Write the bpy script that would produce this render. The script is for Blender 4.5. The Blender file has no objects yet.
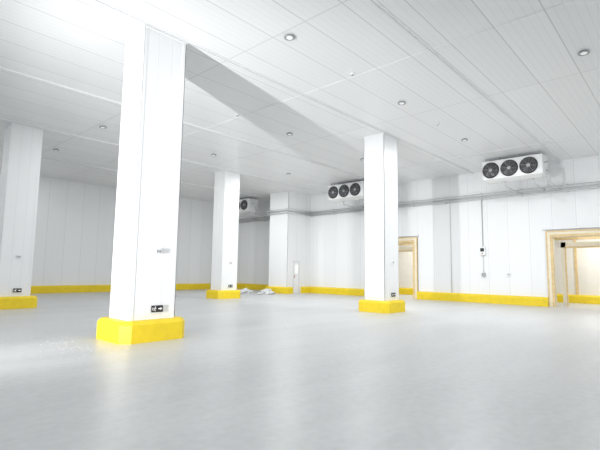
import bpy, bmesh, math, random
from mathutils import Vector, Matrix, noise
random.seed(4)
S = bpy.context.scene
EYE = 1.45; CEIL = 6.65
XW = 22.5      # wall facing -X
YW = 27.5      # wall facing -Y
XB = -13.0; YB = -10.0
COLS = [(4.23,8.38),(13.8,8.38),(4.23,17.9),(13.8,17.9)]
CX, CY = 1.0, 0.87

# ---------------- materials ----------------
def mat(name, col, rough=0.5, metal=0.0, noise=0.0, nscale=3.0, emis=None, es=0.0, bump=0.0):
    m = bpy.data.materials.new(name); m.use_nodes = True
    nt = m.node_tree; b = nt.nodes['Principled BSDF']
    b.inputs['Roughness'].default_value = rough; b.inputs['Metallic'].default_value = metal
    tc = nt.nodes.new('ShaderNodeTexCoord')
    n = nt.nodes.new('ShaderNodeTexNoise'); n.inputs['Scale'].default_value = nscale; n.inputs['Detail'].default_value = 5
    nt.links.new(tc.outputs['Object'], n.inputs['Vector'])
    r = nt.nodes.new('ShaderNodeMapRange')
    r.inputs['From Min'].default_value=.3; r.inputs['From Max'].default_value=.7
    r.inputs['To Min'].default_value = 1-noise; r.inputs['To Max'].default_value = 1.0
    nt.links.new(n.outputs['Fac'], r.inputs['Value'])
    mx = nt.nodes.new('ShaderNodeVectorMath'); mx.operation='SCALE'
    mx.inputs[0].default_value = col
    nt.links.new(r.outputs['Result'], mx.inputs['Scale'])
    nt.links.new(mx.outputs['Vector'], b.inputs['Base Color'])
    if bump:
        bp = nt.nodes.new('ShaderNodeBump'); bp.inputs['Strength'].default_value=bump; bp.inputs['Distance'].default_value=.02
        nt.links.new(n.outputs['Fac'], bp.inputs['Height']); nt.links.new(bp.outputs['Normal'], b.inputs['Normal'])
    if emis:
        b.inputs['Emission Color'].default_value=(*emis,1); b.inputs['Emission Strength'].default_value=es
    return m

def panel_mat(name, col, axis, width=0.96, cross=None, cross_w=None, rib=0.08, rough=0.38, joint=0.6, jw=0.012, ribamt=0.035):
    """sandwich panel: joints every `width` along axis, fine ribs, object coords"""
    m = bpy.data.materials.new(name); m.use_nodes=True
    nt=m.node_tree; N=nt.nodes; L=nt.links; b=N['Principled BSDF']
    b.inputs['Roughness'].default_value=rough
    tc=N.new('ShaderNodeTexCoord'); sp=N.new('ShaderNodeSeparateXYZ'); L.new(tc.outputs['Object'],sp.inputs[0])
    def M(op,a,bb=None,c=None):
        n=N.new('ShaderNodeMath'); n.operation=op
        for i,v in enumerate((a,bb,c)):
            if v is None: continue
            if isinstance(v,(int,float)): n.inputs[i].default_value=v
            else: L.new(v,n.inputs[i])
        return n.outputs[0]
    def lines(src, w, lw):
        f=M('FRACT',M('DIVIDE',src,w)); d=M('ABSOLUTE',M('SUBTRACT',f,.5))
        return M('GREATER_THAN',d,.5-lw/w)
    a=sp.outputs[axis]
    j=lines(a,width,jw)
    if cross: j=M('MAXIMUM',j,lines(sp.outputs[cross-1],cross_w,jw))
    ribs=lines(a,rib,.010)
    pid=M('FLOOR',M('DIVIDE',a,width))
    if cross: pid=M('ADD',pid,M('MULTIPLY',M('FLOOR',M('DIVIDE',sp.outputs[cross-1],cross_w)),17.0))
    wn=N.new('ShaderNodeTexWhiteNoise'); wn.noise_dimensions='1D'; L.new(pid,wn.inputs['W'])
    tone=M('MULTIPLY_ADD',wn.outputs['Value'],.035,.965)
    k=M('SUBTRACT',1.0,M('MULTIPLY',j,1-joint)); k=M('MULTIPLY',k,M('SUBTRACT',1.0,M('MULTIPLY',ribs,ribamt)))
    k=M('MULTIPLY',k,tone)
    mx=N.new('ShaderNodeVectorMath'); mx.operation='SCALE'; mx.inputs[0].default_value=col; L.new(k,mx.inputs['Scale'])
    L.new(mx.outputs['Vector'],b.inputs['Base Color'])
    bp=N.new('ShaderNodeBump'); bp.inputs['Strength'].default_value=.2; bp.inputs['Distance'].default_value=.004
    L.new(M('SUBTRACT',1.0,M('MAXIMUM',j,ribs)),bp.inputs['Height']); L.new(bp.outputs['Normal'],b.inputs['Normal'])
    return m

def floor_mat():
    m=bpy.data.materials.new('concrete_floor'); m.use_nodes=True
    nt=m.node_tree;N=nt.nodes;L=nt.links;b=N['Principled BSDF']
    tc=N.new('ShaderNodeTexCoord')
    mp=N.new('ShaderNodeMapping'); mp.inputs['Scale'].default_value=(.25,1.2,1); mp.inputs['Rotation'].default_value=(0,0,.5)
    L.new(tc.outputs['Object'],mp.inputs['Vector'])
    n1=N.new('ShaderNodeTexNoise'); n1.inputs['Scale'].default_value=.9; n1.inputs['Detail'].default_value=8; n1.inputs['Roughness'].default_value=.65
    L.new(mp.outputs[0],n1.inputs['Vector'])
    n2=N.new('ShaderNodeTexNoise'); n2.inputs['Scale'].default_value=9; n2.inputs['Detail'].default_value=8
    L.new(tc.outputs['Object'],n2.inputs['Vector'])
    mix=N.new('ShaderNodeMix'); mix.data_type='FLOAT'; mix.inputs[0].default_value=.35
    L.new(n1.outputs['Fac'],mix.inputs[2]); L.new(n2.outputs['Fac'],mix.inputs[3])
    r=N.new('ShaderNodeValToRGB'); r.color_ramp.elements[0].position=.36; r.color_ramp.elements[1].position=.64
    r.color_ramp.elements[0].color=(.485,.50,.507,1); r.color_ramp.elements[1].color=(.60,.61,.615,1)
    L.new(mix.outputs[0],r.inputs['Fac']); L.new(r.outputs['Color'],b.inputs['Base Color'])
    rr=N.new('ShaderNodeMapRange'); rr.inputs['From Min'].default_value=.3; rr.inputs['From Max'].default_value=.7
    rr.inputs['To Min'].default_value=.32; rr.inputs['To Max'].default_value=.40
    L.new(n1.outputs['Fac'],rr.inputs['Value']); L.new(rr.outputs[0],b.inputs['Roughness'])
    return m

W=(.88,.892,.90)
m_ceil=panel_mat('ceiling_panel',(.85,.86,.868),1,.96,1,6.4,rib=.16,joint=.78,jw=.013,ribamt=.06)
m_wallY=panel_mat('wall_panel_y',W,1,.96,rib=.12,joint=.88,jw=.012)
m_wallX=panel_mat('wall_panel_x',W,0,.96,rib=.12,joint=.86,jw=.012)
m_col=mat('column_panel',(.86,.872,.88),.35,noise=.02,nscale=1)
m_groove=mat('joint_sealant',(.76,.77,.78),.6)
m_trim=mat('white_trim',(.84,.85,.86),.35)
m_alu=mat('aluminium_profile',(.72,.73,.74),.35,.1,noise=.05)
m_yel=mat('yellow_paint',(.89,.66,.02),.55,noise=.10,nscale=5,bump=.1)
m_floor=floor_mat()
m_black=mat('black_plastic',(.012,.012,.013),.4)
m_dark=mat('dark_recess',(.03,.032,.035),.6)
m_fan=mat('fan_blade',(.05,.05,.055),.35)
m_grey=mat('grey_metal',(.38,.39,.40),.4,.3)
m_pipe=mat('pipe_insulation',(.62,.63,.64),.5,noise=.1,nscale=8)
m_evap=mat('evaporator_shell',(.82,.83,.83),.35,noise=.03)
m_gold=mat('wood_frame_edge',(.82,.62,.32),.5,noise=.2,nscale=6)
m_cream=mat('cream_lining',(.87,.80,.64),.5,noise=.06)
m_corr=mat('corridor_paint',(.86,.84,.79),.5,noise=.04)
m_red=mat('red_plastic',(.45,.05,.03),.5)
m_white=mat('sign_white',(.9,.9,.9),.5,emis=(1,1,1),es=.25)
m_sheet=mat('plastic_sheet',(.74,.75,.75),.35,noise=.25,nscale=9)
m_lens=mat('lamp_lens',(.8,.82,.84),.3,emis=(1,1,1),es=.3)
m_dust=mat('white_dust',(.72,.73,.73),1.0,noise=.1,nscale=20)

# ---------------- mesh helper ----------------
class B:
    def __init__(s,name): s.name=name; s.bm=bmesh.new(); s.mats=[]
    def mi(s,m):
        if m not in s.mats: s.mats.append(m)
        return s.mats.index(m)
    def _fin(s,faces,m,smooth=False):
        i=s.mi(m)
        for f in faces: f.material_index=i; f.smooth=smooth
    def box(s,a,b,m,bev=0):
        r=bmesh.ops.create_cube(s.bm,size=1)
        vs=r['verts']
        for v in vs:
            for k in range(3): v.co[k]=(a[k]+b[k])/2+v.co[k]*(b[k]-a[k])
        fs=list({f for v in vs for f in v.link_faces})
        s._fin(fs,m)
        if bev:
            es=list({e for v in vs for e in v.link_edges})
            r=bmesh.ops.bevel(s.bm,geom=es,offset=bev,segments=2,affect='EDGES',profile=.5)
            s._fin(r['faces'],m)
    def cyl(s,p,q,r,m,seg=20,r2=None,smooth=True):
        p=Vector(p);q=Vector(q);d=q-p
        M=Matrix.Translation((p+q)/2)@d.to_track_quat('Z','Y').to_matrix().to_4x4()
        o=bmesh.ops.create_cone(s.bm,cap_ends=True,segments=seg,radius1=r,radius2=r if r2 is None else r2,depth=d.length,matrix=M)
        fs=list({f for v in o['verts'] for f in v.link_faces})
        s._fin(fs,m)
        for f in fs:
            if len(f.verts)==4: f.smooth=smooth
    def tor(s,c,ax,R,r,m,S1=32,S2=8):
        M=Matrix.Translation(c)@Vector(ax).to_track_quat('Z','Y').to_matrix().to_4x4()
        g=[[s.bm.verts.new(M@Vector(((R+r*math.cos(2*math.pi*j/S2))*math.cos(2*math.pi*i/S1),(R+r*math.cos(2*math.pi*j/S2))*math.sin(2*math.pi*i/S1),r*math.sin(2*math.pi*j/S2)))) for j in range(S2)] for i in range(S1)]
        fs=[s.bm.faces.new((g[i][j],g[(i+1)%S1][j],g[(i+1)%S1][(j+1)%S2],g[i][(j+1)%S2])) for i in range(S1) for j in range(S2)]
        s._fin(fs,m,True)
    def poly(s,pts,m):
        f=s.bm.faces.new([s.bm.verts.new(p) for p in pts]); s._fin([f],m); return f
    def rings(s,rs,m,cap=True):
        vs=[[s.bm.verts.new(p) for p in r] for r in rs]; fs=[]
        n=len(rs[0])
        for a,b in zip(vs,vs[1:]):
            for i in range(n): fs.append(s.bm.faces.new((a[i],a[(i+1)%n],b[(i+1)%n],b[i])))
        if cap: fs.append(s.bm.faces.new(vs[0][::-1])); fs.append(s.bm.faces.new(vs[-1]))
        s._fin(fs,m)
    def obj(s,loc=(0,0,0),rot=0,parent=None):
        bmesh.ops.recalc_face_normals(s.bm,faces=s.bm.faces[:])
        me=bpy.data.meshes.new(s.name); s.bm.to_mesh(me); s.bm.free()
        for m in s.mats: me.materials.append(m)
        o=bpy.data.objects.new(s.name,me); o.location=loc; o.rotation_euler[2]=rot
        S.collection.objects.link(o)
        if parent: o.parent=parent
        return o
def inst(o,loc):
    n=bpy.data.objects.new(o.name.split('.')[0],o.data); n.location=loc; S.collection.objects.link(n); return n

# ---------------- room shell ----------------
b=B('floor'); b.box((XB,YB,-.2),(27.4,YW+.2,0),m_floor); b.obj()
b=B('ceiling'); b.box((XB,YB,CEIL),(XW+.2,YW+.2,CEIL+.2),m_ceil); b.obj()
D1=(2.2,4.86,3.22)     # door openings in wall X: y0,y1,z
D2=(11.74,14.3,3.22)
for y0,y1,z0 in ((YB,D1[0],0),(D1[0],D1[1],D1[2]),(D1[1],D2[0],0),(D2[0],D2[1],D2[2]),(D2[1],YW+.2,0)):
    b=B('wall_right'); b.box((XW,y0,z0),(XW+.2,y1,CEIL),m_wallY); b.obj()
b=B('wall_left'); b.box((XB,YW,0),(XW,YW+.2,CEIL),m_wallX); b.obj()

# shaft enclosure in far corner
SX,SY0,SY1=20.26,19.5,21.2
b=B('wall_shaft')
b.box((SX,SY0,0),(XW,SY1,CEIL),m_wallX)
b.box((SX-.01,SY0-.01,0),(SX+.07,SY0+.001,CEIL),m_trim)
b.box((SX-.01,SY0-.01,0),(SX+.001,SY0+.07,CEIL),m_trim)
b.obj()

# curbs
def curb(name,pts_fn,segs):
    for s0,s1 in segs:
        b=B(name)
        prof=[(0,0),(.20,0),(.20,.34),(.14,.42),(0,.42)]
        b.rings([[pts_fn(t,d,z) for d,z in prof] for t in (s0,s1)],m_yel)
        b.obj()
curb('baseboard_right',lambda t,d,z:(XW-d,t,z),[(YB,D1[0]-.32),(D1[1]+.22,D2[0]-.22),(D2[1]+.22,SY0),(SY1,YW)])
curb('baseboard_left',lambda t,d,z:(t,YW-d,z),[(XB,XW-.2)])
b=B('baseboard_shaft')
prof=[(.22,0),(.22,.34),(.16,.42)]
b.rings([[(SX-d,SY0-d,z),(20.62,SY0-d,z),(20.62,SY0,z),(SX,SY0,z),(SX,SY1,z),(SX-d,SY1,z)] for d,z in prof],m_yel)
b.rings([[(21.58,SY0-d,z),(XW-.21,SY0-d,z),(XW-.21,SY0,z),(21.58,SY0,z)] for d,z in prof],m_yel)
b.obj()

# ceiling cove trims and T profiles
b=B('trim_1'); b.box((XW-.06,YB,CEIL-.06),(XW,YW,CEIL),m_trim); b.obj()
b=B('trim_2'); b.box((XB,YW-.06,CEIL-.06),(XW-.08,YW,CEIL),m_trim); b.obj()
for y in (-.4,4.3,8.3,13.2,17.82,22.6):
    b=B('ceiling_profile')
    b.box((XB,y-.05,CEIL-.03),(XW-.08,y+.05,CEIL),m_trim)
    b.box((XB,y-.010,CEIL-.05),(XW-.08,y+.010,CEIL-.03),m_alu)
    b.obj()
for x in (-6,-.6,9.2,18.9):
    b=B('ceiling_profile'); b.box((x-.02,YB,CEIL-.012),(x+.02,YW-.08,CEIL),m_ceil); b.obj()

# ---------------- columns ----------------
b=B('column')
b.box((0,0,0),(CX,CY,CEIL),m_col)
t=.006; w=.07
for x,y,sx,sy in ((0,0,1,1),(CX,0,-1,1),(0,CY,1,-1),(CX,CY,-1,-1)):
    xa,xb=sorted((x-sx*t,x+sx*w)); ya,yb=sorted((y-sy*t,y+sy*t))
    b.box((xa,ya,.3),(xb,yb,CEIL),m_trim)
    xa,xb=sorted((x-sx*t,x+sx*t)); ya,yb=sorted((y-sy*t,y+sy*w))
    b.box((xa,ya,.3),(xb,yb,CEIL),m_trim)
for u in (.33,.66):
    b.box((CX*u-.005,-.002,.3),(CX*u+.005,.002,CEIL),m_groove)
    b.box((CX*u-.005,CY-.002,.3),(CX*u+.005,CY+.002,CEIL),m_groove)
    b.box((-.002,CY*u-.005,.3),(.002,CY*u+.005,CEIL),m_groove)
    b.box((CX-.002,CY*u-.005,.3),(CX+.002,CY*u+.005,CEIL),m_groove)
b.box((-.025,-.025,CEIL-.06),(CX+.025,CY+.025,CEIL),m_trim)
def octo(p,c,z):
    return [(-p+c,-p,z),(CX+p-c,-p,z),(CX+p,-p+c,z),(CX+p,CY+p-c,z),(CX+p-c,CY+p,z),(-p+c,CY+p,z),(-p,CY+p-c,z),(-p,-p+c,z)]
b.rings([octo(.23,.17,0),octo(.23,.17,.35),octo(.18,.15,.42)],m_yel)
col=b.obj((*COLS[0],0))
for c in COLS[1:]: inst(col,(*c,0))

# evacuation sign (faces -Y), running figure + arrow
def evac(loc,rotz=0,s=1.0):
    b=B('exit_sign')
    b.box((-.14*s,-.025,0),(.14*s,0,.15*s),m_black,.004)
    y=-.0265
    P=lambda pts:b.poly([(u*s,y,v*s) for u,v in pts],m_white)
    P([(-.12,.045),(-.105,.045),(-.105,.105),(-.12,.105)])
    P([(-.052+.011*math.cos(a*math.pi/4),.118+.011*math.sin(a*math.pi/4)) for a in range(8)])
    P([(-.075,.065),(-.058,.062),(-.046,.100),(-.062,.104)])
    P([(-.075,.065),(-.066,.060),(-.088,.028),(-.098,.032)])
    P([(-.072,.062),(-.058,.062),(-.040,.045),(-.046,.038)])
    P([(-.046,.038),(-.040,.045),(-.040,.018),(-.048,.018)])
    P([(-.050,.098),(-.046,.088),(-.022,.082),(-.022,.090)])
    P([(-.066,.103),(-.062,.094),(-.086,.078),(-.090,.085)])
    P([(.02,.065),(.075,.065),(.075,.088),(.02,.088)])
    P([(.075,.045),(.118,.0765),(.075,.108)])
    return b.obj(loc,rotz)
for cx,cy in COLS: evac((cx+.58,cy-.007,.56),s=.92)
def socket(loc,rotz=0):
    b=B('wall_socket')
    b.box((-.07,-.04,-.05),(.07,0,.05),m_trim,.008)
    b.box((-.05,-.045,-.03),(-.005,-.039,.03),m_grey); b.box((.01,-.045,-.03),(.05,-.039,.03),m_grey)
    b.obj(loc,rotz)
for cx,cy in COLS: socket((cx+.54,cy-.007,1.82))

# ---------------- ceiling lamps ----------------
b=B('ceiling_downlight')
b.tor((0,0,-.04),(0,0,1),.108,.013,m_grey,28,8)
b.cyl((0,0,-.035),(0,0,-.047),.07,m_lens,28)
b.cyl((0,0,0.0),(0,0,-.04),.09,m_grey,28,r2=.108)
lamp=None
for x in (-8.4,-3.4,1.6,6.6,11.6,16.5):
    for y in (-3.1,1.65,6.4,11.15,15.9,20.65,25.4):
        if (x,y) in ((11.6,25.4),(16.5,25.4),(11.6,20.65)): continue
        if lamp is None: lamp=b.obj((x,y,CEIL))
        else: inst(lamp,(x,y,CEIL))
        if x>0 and y>0:
            l=bpy.data.lights.new('downlight_bulb','AREA'); l.shape='DISK'; l.size=.3; l.energy=(30 if x<9 else 74 if x<15 else 150); l.color=(.98,.99,1)
            o=bpy.data.objects.new('downlight_bulb',l); o.location=(x,y,CEIL-.09); S.collection.objects.link(o)

b=B('smoke_detector'); b.cyl((0,0,0),(0,0,-.05),.07,m_trim,20,r2=.05); b.cyl((0,0,-.05),(0,0,-.07),.03,m_grey,16)
sd=b.obj((9.0,6.4,CEIL))
for p in ((14.1,6.4),(18.6,4.0),(9.0,11.1),(9.0,15.9)): inst(sd,(*p,CEIL))

# ---------------- evaporators ----------------
b=B('evaporator_unit')
Lh=1.23; H=.82; Dp=.85
b.box((0,-Lh,-H),(Dp,Lh,0),m_evap,.015)
b.box((-.015,-Lh-.01,-.05),(Dp+.01,Lh+.01,.01),m_trim)
b.rings([[(.02,-Lh+.03,-H),(Dp-.02,-Lh+.03,-H),(Dp-.02,Lh-.03,-H),(.02,Lh-.03,-H)],[(.25,-Lh+.1,-H-.1),(Dp-.25,-Lh+.1,-H-.1),(Dp-.25,Lh-.1,-H-.1),(.25,Lh-.1,-H-.1)]],m_evap)
for k in (-.70,.08,.86):
    b.cyl((-.005,k,-H/2),(-.01,k,-H/2),.33,m_dark,36)
    b.tor((-.02,k,-H/2),(1,0,0),.335,.03,m_black,36,8)
    for a in range(6):
        th=a*math.pi/3
        def P(r,da,dx): return (-.035+dx,k+r*math.cos(th+da),-H/2+r*math.sin(th+da))
        b.poly([P(.06,-.2,.0),P(.30,-.12,.012),P(.31,.25,-.012),P(.2,.42,-.02),P(.06,.5,-.02)],m_fan)
    b.cyl((-.01,k,-H/2),(-.07,k,-H/2),.075,m_grey,20)
    for R in (.12,.17,.22,.27,.31): b.tor((-.075,k,-H/2),(1,0,0),R,.003,m_grey,32,5)
    for a in range(4):
        th=a*math.pi/4+.2
        b.cyl((-.075,k+.335*math.cos(th),-H/2+.335*math.sin(th)),(-.075,k-.335*math.cos(th),-H/2-.335*math.sin(th)),.004,m_grey,6)
for x in (.12,Dp-.12):
    for y in (-1.1,-.3,.5,1.1): b.cyl((x,y,0),(x,y,.16),.012,m_grey,8)
b.cyl((.3,-Lh,-.3),(.3,-Lh-.12,-.3),.03,m_grey,12); b.cyl((.55,-Lh,-.6),(.55,-Lh-.12,-.6),.045,m_pipe,12)
b.cyl((.4,-.75,-H-.1),(.4,-.75,-H-.32),.035,m_pipe,12); b.cyl((.4,.4,-H-.1),(.4,.4,-H-.32),.035,m_pipe,12)
b.cyl((.4,-.75,-H-.3),(2.22,-.75,-H-.36),.035,m_pipe,12); b.cyl((.4,.4,-H-.3),(2.22,.4,-H-.36),.035,m_pipe,12)
b.cyl((.55,-Lh-.1,-.6),(.55,-Lh-.1,-1.15),.04,m_pipe,12); b.cyl((.55,-Lh-.1,-1.13),(2.22,-Lh-.1,-1.18),.04,m_pipe,12)
ev=b.obj((20.0,5.75,CEIL-.16))
inst(ev,(20.0,14.72,CEIL-.16)); inst(ev,(20.0,24.3,CEIL-.16))

# wall pipes
PP=((5.42,.075,XW-.16),(5.24,.045,XW-.13))
for y0,y1 in ((YB,SY0-.16),(SY1+.16,YW-.1)):
    b=B('refrigerant_pipe')
    for z,r,x in PP: b.cyl((x,y0,z),(x,y1,z),r,m_pipe,14)
    y=y0+.8
    while y<y1:
        b.box((XW-.25,y-.02,5.17),(XW,y+.02,5.195),m_alu); b.box((XW-.02,y-.02,5.17),(XW,y+.02,5.54),m_alu)
        b.cyl((XW-.16,y,5.5),(XW-.16,y,5.53),.02,m_grey,8); y+=1.9
    b.obj()
b=B('refrigerant_pipe')   # around the shaft
for z,r in ((5.42,.075),(5.24,.045)):
    b.cyl((SX-.12,SY0-.12,z),(XW-.16,SY0-.12,z),r,m_pipe,14); b.cyl((SX-.12,SY0-.18,z),(SX-.12,SY1+.18,z),r,m_pipe,14)
    b.cyl((SX-.12,SY1+.12,z),(XW-.16,SY1+.12,z),r,m_pipe,14)
b.obj()

# control box + conduit
b=B('electrical_control_box')
y=7.93
b.box((XW-.16,y-.14,2.38),(XW,y+.14,2.78),m_trim,.01); b.box((XW-.17,y-.09,2.55),(XW-.158,y+.09,2.72),m_dark)
b.cyl((XW-.175,y,2.46),(XW-.16,y,2.46),.03,m_red,12)
b.cyl((XW-.03,y,2.8),(XW-.03,y,5.16),.018,m_grey,10); b.cyl((XW-.03,y,1.45),(XW-.03,y,2.38),.014,m_pipe,10)
b.box((XW-.12,y-.08,1.3),(XW,y+.08,1.48),m_grey,.008)
b.obj()
b=B('electrical_control_box')
y=6.75
b.box((XW-.08,y-.07,1.35),(XW,y+.07,1.5),m_trim,.006); b.box((XW-.085,y-.04,1.39),(XW-.079,y+.04,1.46),m_grey)
b.obj()
b=B('electrical_conduit'); b.cyl((XW-.03,9.6,.45),(XW-.03,9.6,5.16),.014,m_pipe,10); b.obj()

# ---------------- doorways ----------------
def doorway(name,d):
    y0,y1,z=d; b=B(name)
    b.box((XW,y1-.07,0),(XW+.20,y1,z),m_cream); b.box((XW,y0,0),(XW+.20,y0+.07,z),m_cream)
    b.box((XW,y0+.07,z-.08),(XW+.20,y1-.07,z),m_cream)
    for o,i,m,t in ((.22,.0,m_cream,.05),(.22,.16,m_gold,.065),(.05,-.06,m_gold,.065)):
        b.box((XW-t,y1+i,0),(XW,y1+o,z+o),m)
        b.box((XW-t,y0-o,0),(XW,y0-i,z+o),m)
        b.box((XW-t,y0-i,z+i),(XW,y1+i,z+o),m)
    b.box((XW+1.0,y1-.36,0),(XW+1.1,y1-.16,z-.25),m_cream); b.box((XW+1.0,y0-.4,z-.50),(XW+1.1,y1-.16,z-.25),m_cream)
    b.box((XW+.985,y1-.38,0),(XW+1.0,y1-.31,z-.5),m_gold); b.box((XW+.985,y0-.4,z-.53),(XW+1.0,y1-.31,z-.46),m_gold)
    b.obj()
    b=B('door_rail'); b.box((XW-.14,y0-.3,z+.28),(XW,y1+.35,z+.36),m_trim,.01); b.obj()
doorway('door_1',D1); doorway('door_2',D2)

# corridor beyond
XC=26.6
b=B('wall_corridor'); b.box((XC,-4,0),(XC+.15,17,4.0),m_corr); b.obj()
b=B('wall_corridor'); b.box((XW+.2,-4.15,0),(XC+.15,-4,4.0),m_corr); b.obj()
b=B('wall_corridor'); b.box((XW+.2,17,0),(XC+.15,17.15,4.0),m_corr); b.obj()
b=B('ceiling_corridor'); b.box((XW+.2,-4.15,4.0),(XC+.15,17.15,4.15),m_ceil); b.obj()
curb('baseboard_corridor',lambda t,d,z:(XC-d,t,z),[(-4,17)])
b=B('trim_3')
for y0 in (-2,1.6,4.6,8.6,12.4,15.2):
    b.box((XC-.06,y0,.42),(XC,y0+.12,3.3),m_gold)
b.box((XC-.06,-4,3.3),(XC,17,3.5),m_gold)
b.obj()
for y in (3.4,13):
    l=bpy.data.lights.new('corridor_lamp','AREA'); l.size=1.5; l.energy=120; l.color=(1,.97,.91)
    o=bpy.data.objects.new('corridor_lamp',l); o.location=(24.6,y,3.9); S.collection.objects.link(o)

# door in shaft
b=B('door_3')
y=SY0
b.box((20.78,y-.06,0),(20.83,y-.0,2.1),m_alu); b.box((21.31,y-.06,0),(21.36,y,2.1),m_alu); b.box((20.83,y-.06,2.05),(21.31,y,2.1),m_alu)
b.box((20.83,y-.035,0),(21.31,y-.0,2.05),m_trim,.005)
b.box((20.88,y-.05,1.0),(20.92,y-.035,1.2),m_red); b.box((20.97,y-.04,1.3),(21.25,y-.034,1.85),m_white)
b.obj()

# ---------------- clutter by the wall ----------------
def heap(name,loc,sx,sy,sz,m):
    b=B(name)
    bmesh.ops.create_icosphere(b.bm,subdivisions=4,radius=1)
    for v in b.bm.verts:
        n=noise.noise(v.co*2.3+Vector(loc))*.45+noise.noise(v.co*6+Vector(loc))*.18
        v.co*=1+n; v.co.x*=sx; v.co.y*=sy; v.co.z=max(0,v.co.z*sz+.02)
    b._fin(b.bm.faces[:],m,False)
    b.obj(loc)
heap('plastic_sheeting_pile',(18.6,19.6,0),.5,.4,.30,m_sheet)
heap('plastic_sheeting_pile',(17.9,20.9,0),.6,.4,.26,m_sheet)
heap('plastic_sheeting_pile',(12.6,21.0,0),.5,.35,.30,m_sheet)
b=B('floor_dust')
for i in range(70):
    a=random.gauss(0,1);c=random.gauss(0,1)
    x=3.3+a*.35;y=8.7+c*.7;r=random.uniform(.004,.014)
    if x>3.9: continue
    a0=random.random()*6
    pts=[(x+r*random.uniform(.5,1.4)*math.cos(a0+k*1.05),y+r*random.uniform(.5,1.4)*math.sin(a0+k*1.05)) for k in range(6)]
    b.rings([[(u,v,0) for u,v in pts],[(u,v,.004) for u,v in pts]],m_dust)
b.obj()

# ---------------- work floodlight (off to the left, aims up) ----------------
FX,FY=-2.5,6.75
fl=bpy.data.objects.new('work_floodlight',None); fl.location=(FX,FY,0); S.collection.objects.link(fl)
b=B('stand')
for a in range(3):
    th=a*2.094; b.cyl((.45*math.cos(th),.45*math.sin(th),0.01),(0,0,.45),.015,m_grey,8)
b.cyl((0,0,.4),(0,0,.8),.02,m_grey,10); b.obj(parent=fl)
b=B('lamp_head'); b.box((-.2,-.3,.70),(.2,.3,.78),m_black,.01); b.box((-.17,-.27,.78),(.17,.27,.785),m_lens); b.obj(parent=fl)
l=bpy.data.lights.new('flood','SPOT'); l.shadow_soft_size=.12; l.energy=5000; l.color=(1,1,1); l.spot_size=math.radians(79); l.spot_blend=1
o=bpy.data.objects.new('flood',l); o.location=(FX,FY,.95); S.collection.objects.link(o)
o.parent=None
az=math.radians(18); elv=math.radians(17)
o.rotation_euler=Vector((math.cos(az)*math.cos(elv),math.sin(az)*math.cos(elv),math.sin(elv))).to_track_quat('-Z','Y').to_euler()

# ---------------- world ----------------
w=bpy.data.worlds.new('World'); S.world=w; w.use_nodes=True
w.node_tree.nodes['Background'].inputs[0].default_value=(.965,.983,1,1)
w.node_tree.nodes['Background'].inputs[1].default_value=1.27

# ---------------- camera ----------------
al=math.radians(42.3); th=math.radians(6.04); ro=math.radians(.8)
f=Vector((math.cos(th)*math.cos(al),math.cos(th)*math.sin(al),math.sin(th)))
r0=Vector((math.sin(al),-math.cos(al),0)); u0=r0.cross(f)
r=r0*math.cos(ro)+u0*math.sin(ro); u=u0*math.cos(ro)-r0*math.sin(ro)
cam=bpy.data.cameras.new('camera'); cam.sensor_width=36; cam.lens=435/600*36; cam.clip_end=200
co=bpy.data.objects.new('camera',cam); S.collection.objects.link(co)
M=Matrix((r,u,-f)).transposed().to_4x4(); M.translation=(0,0,EYE); co.matrix_world=M
S.camera=co
S.view_settings.view_transform='Standard'
S.view_settings.exposure=0
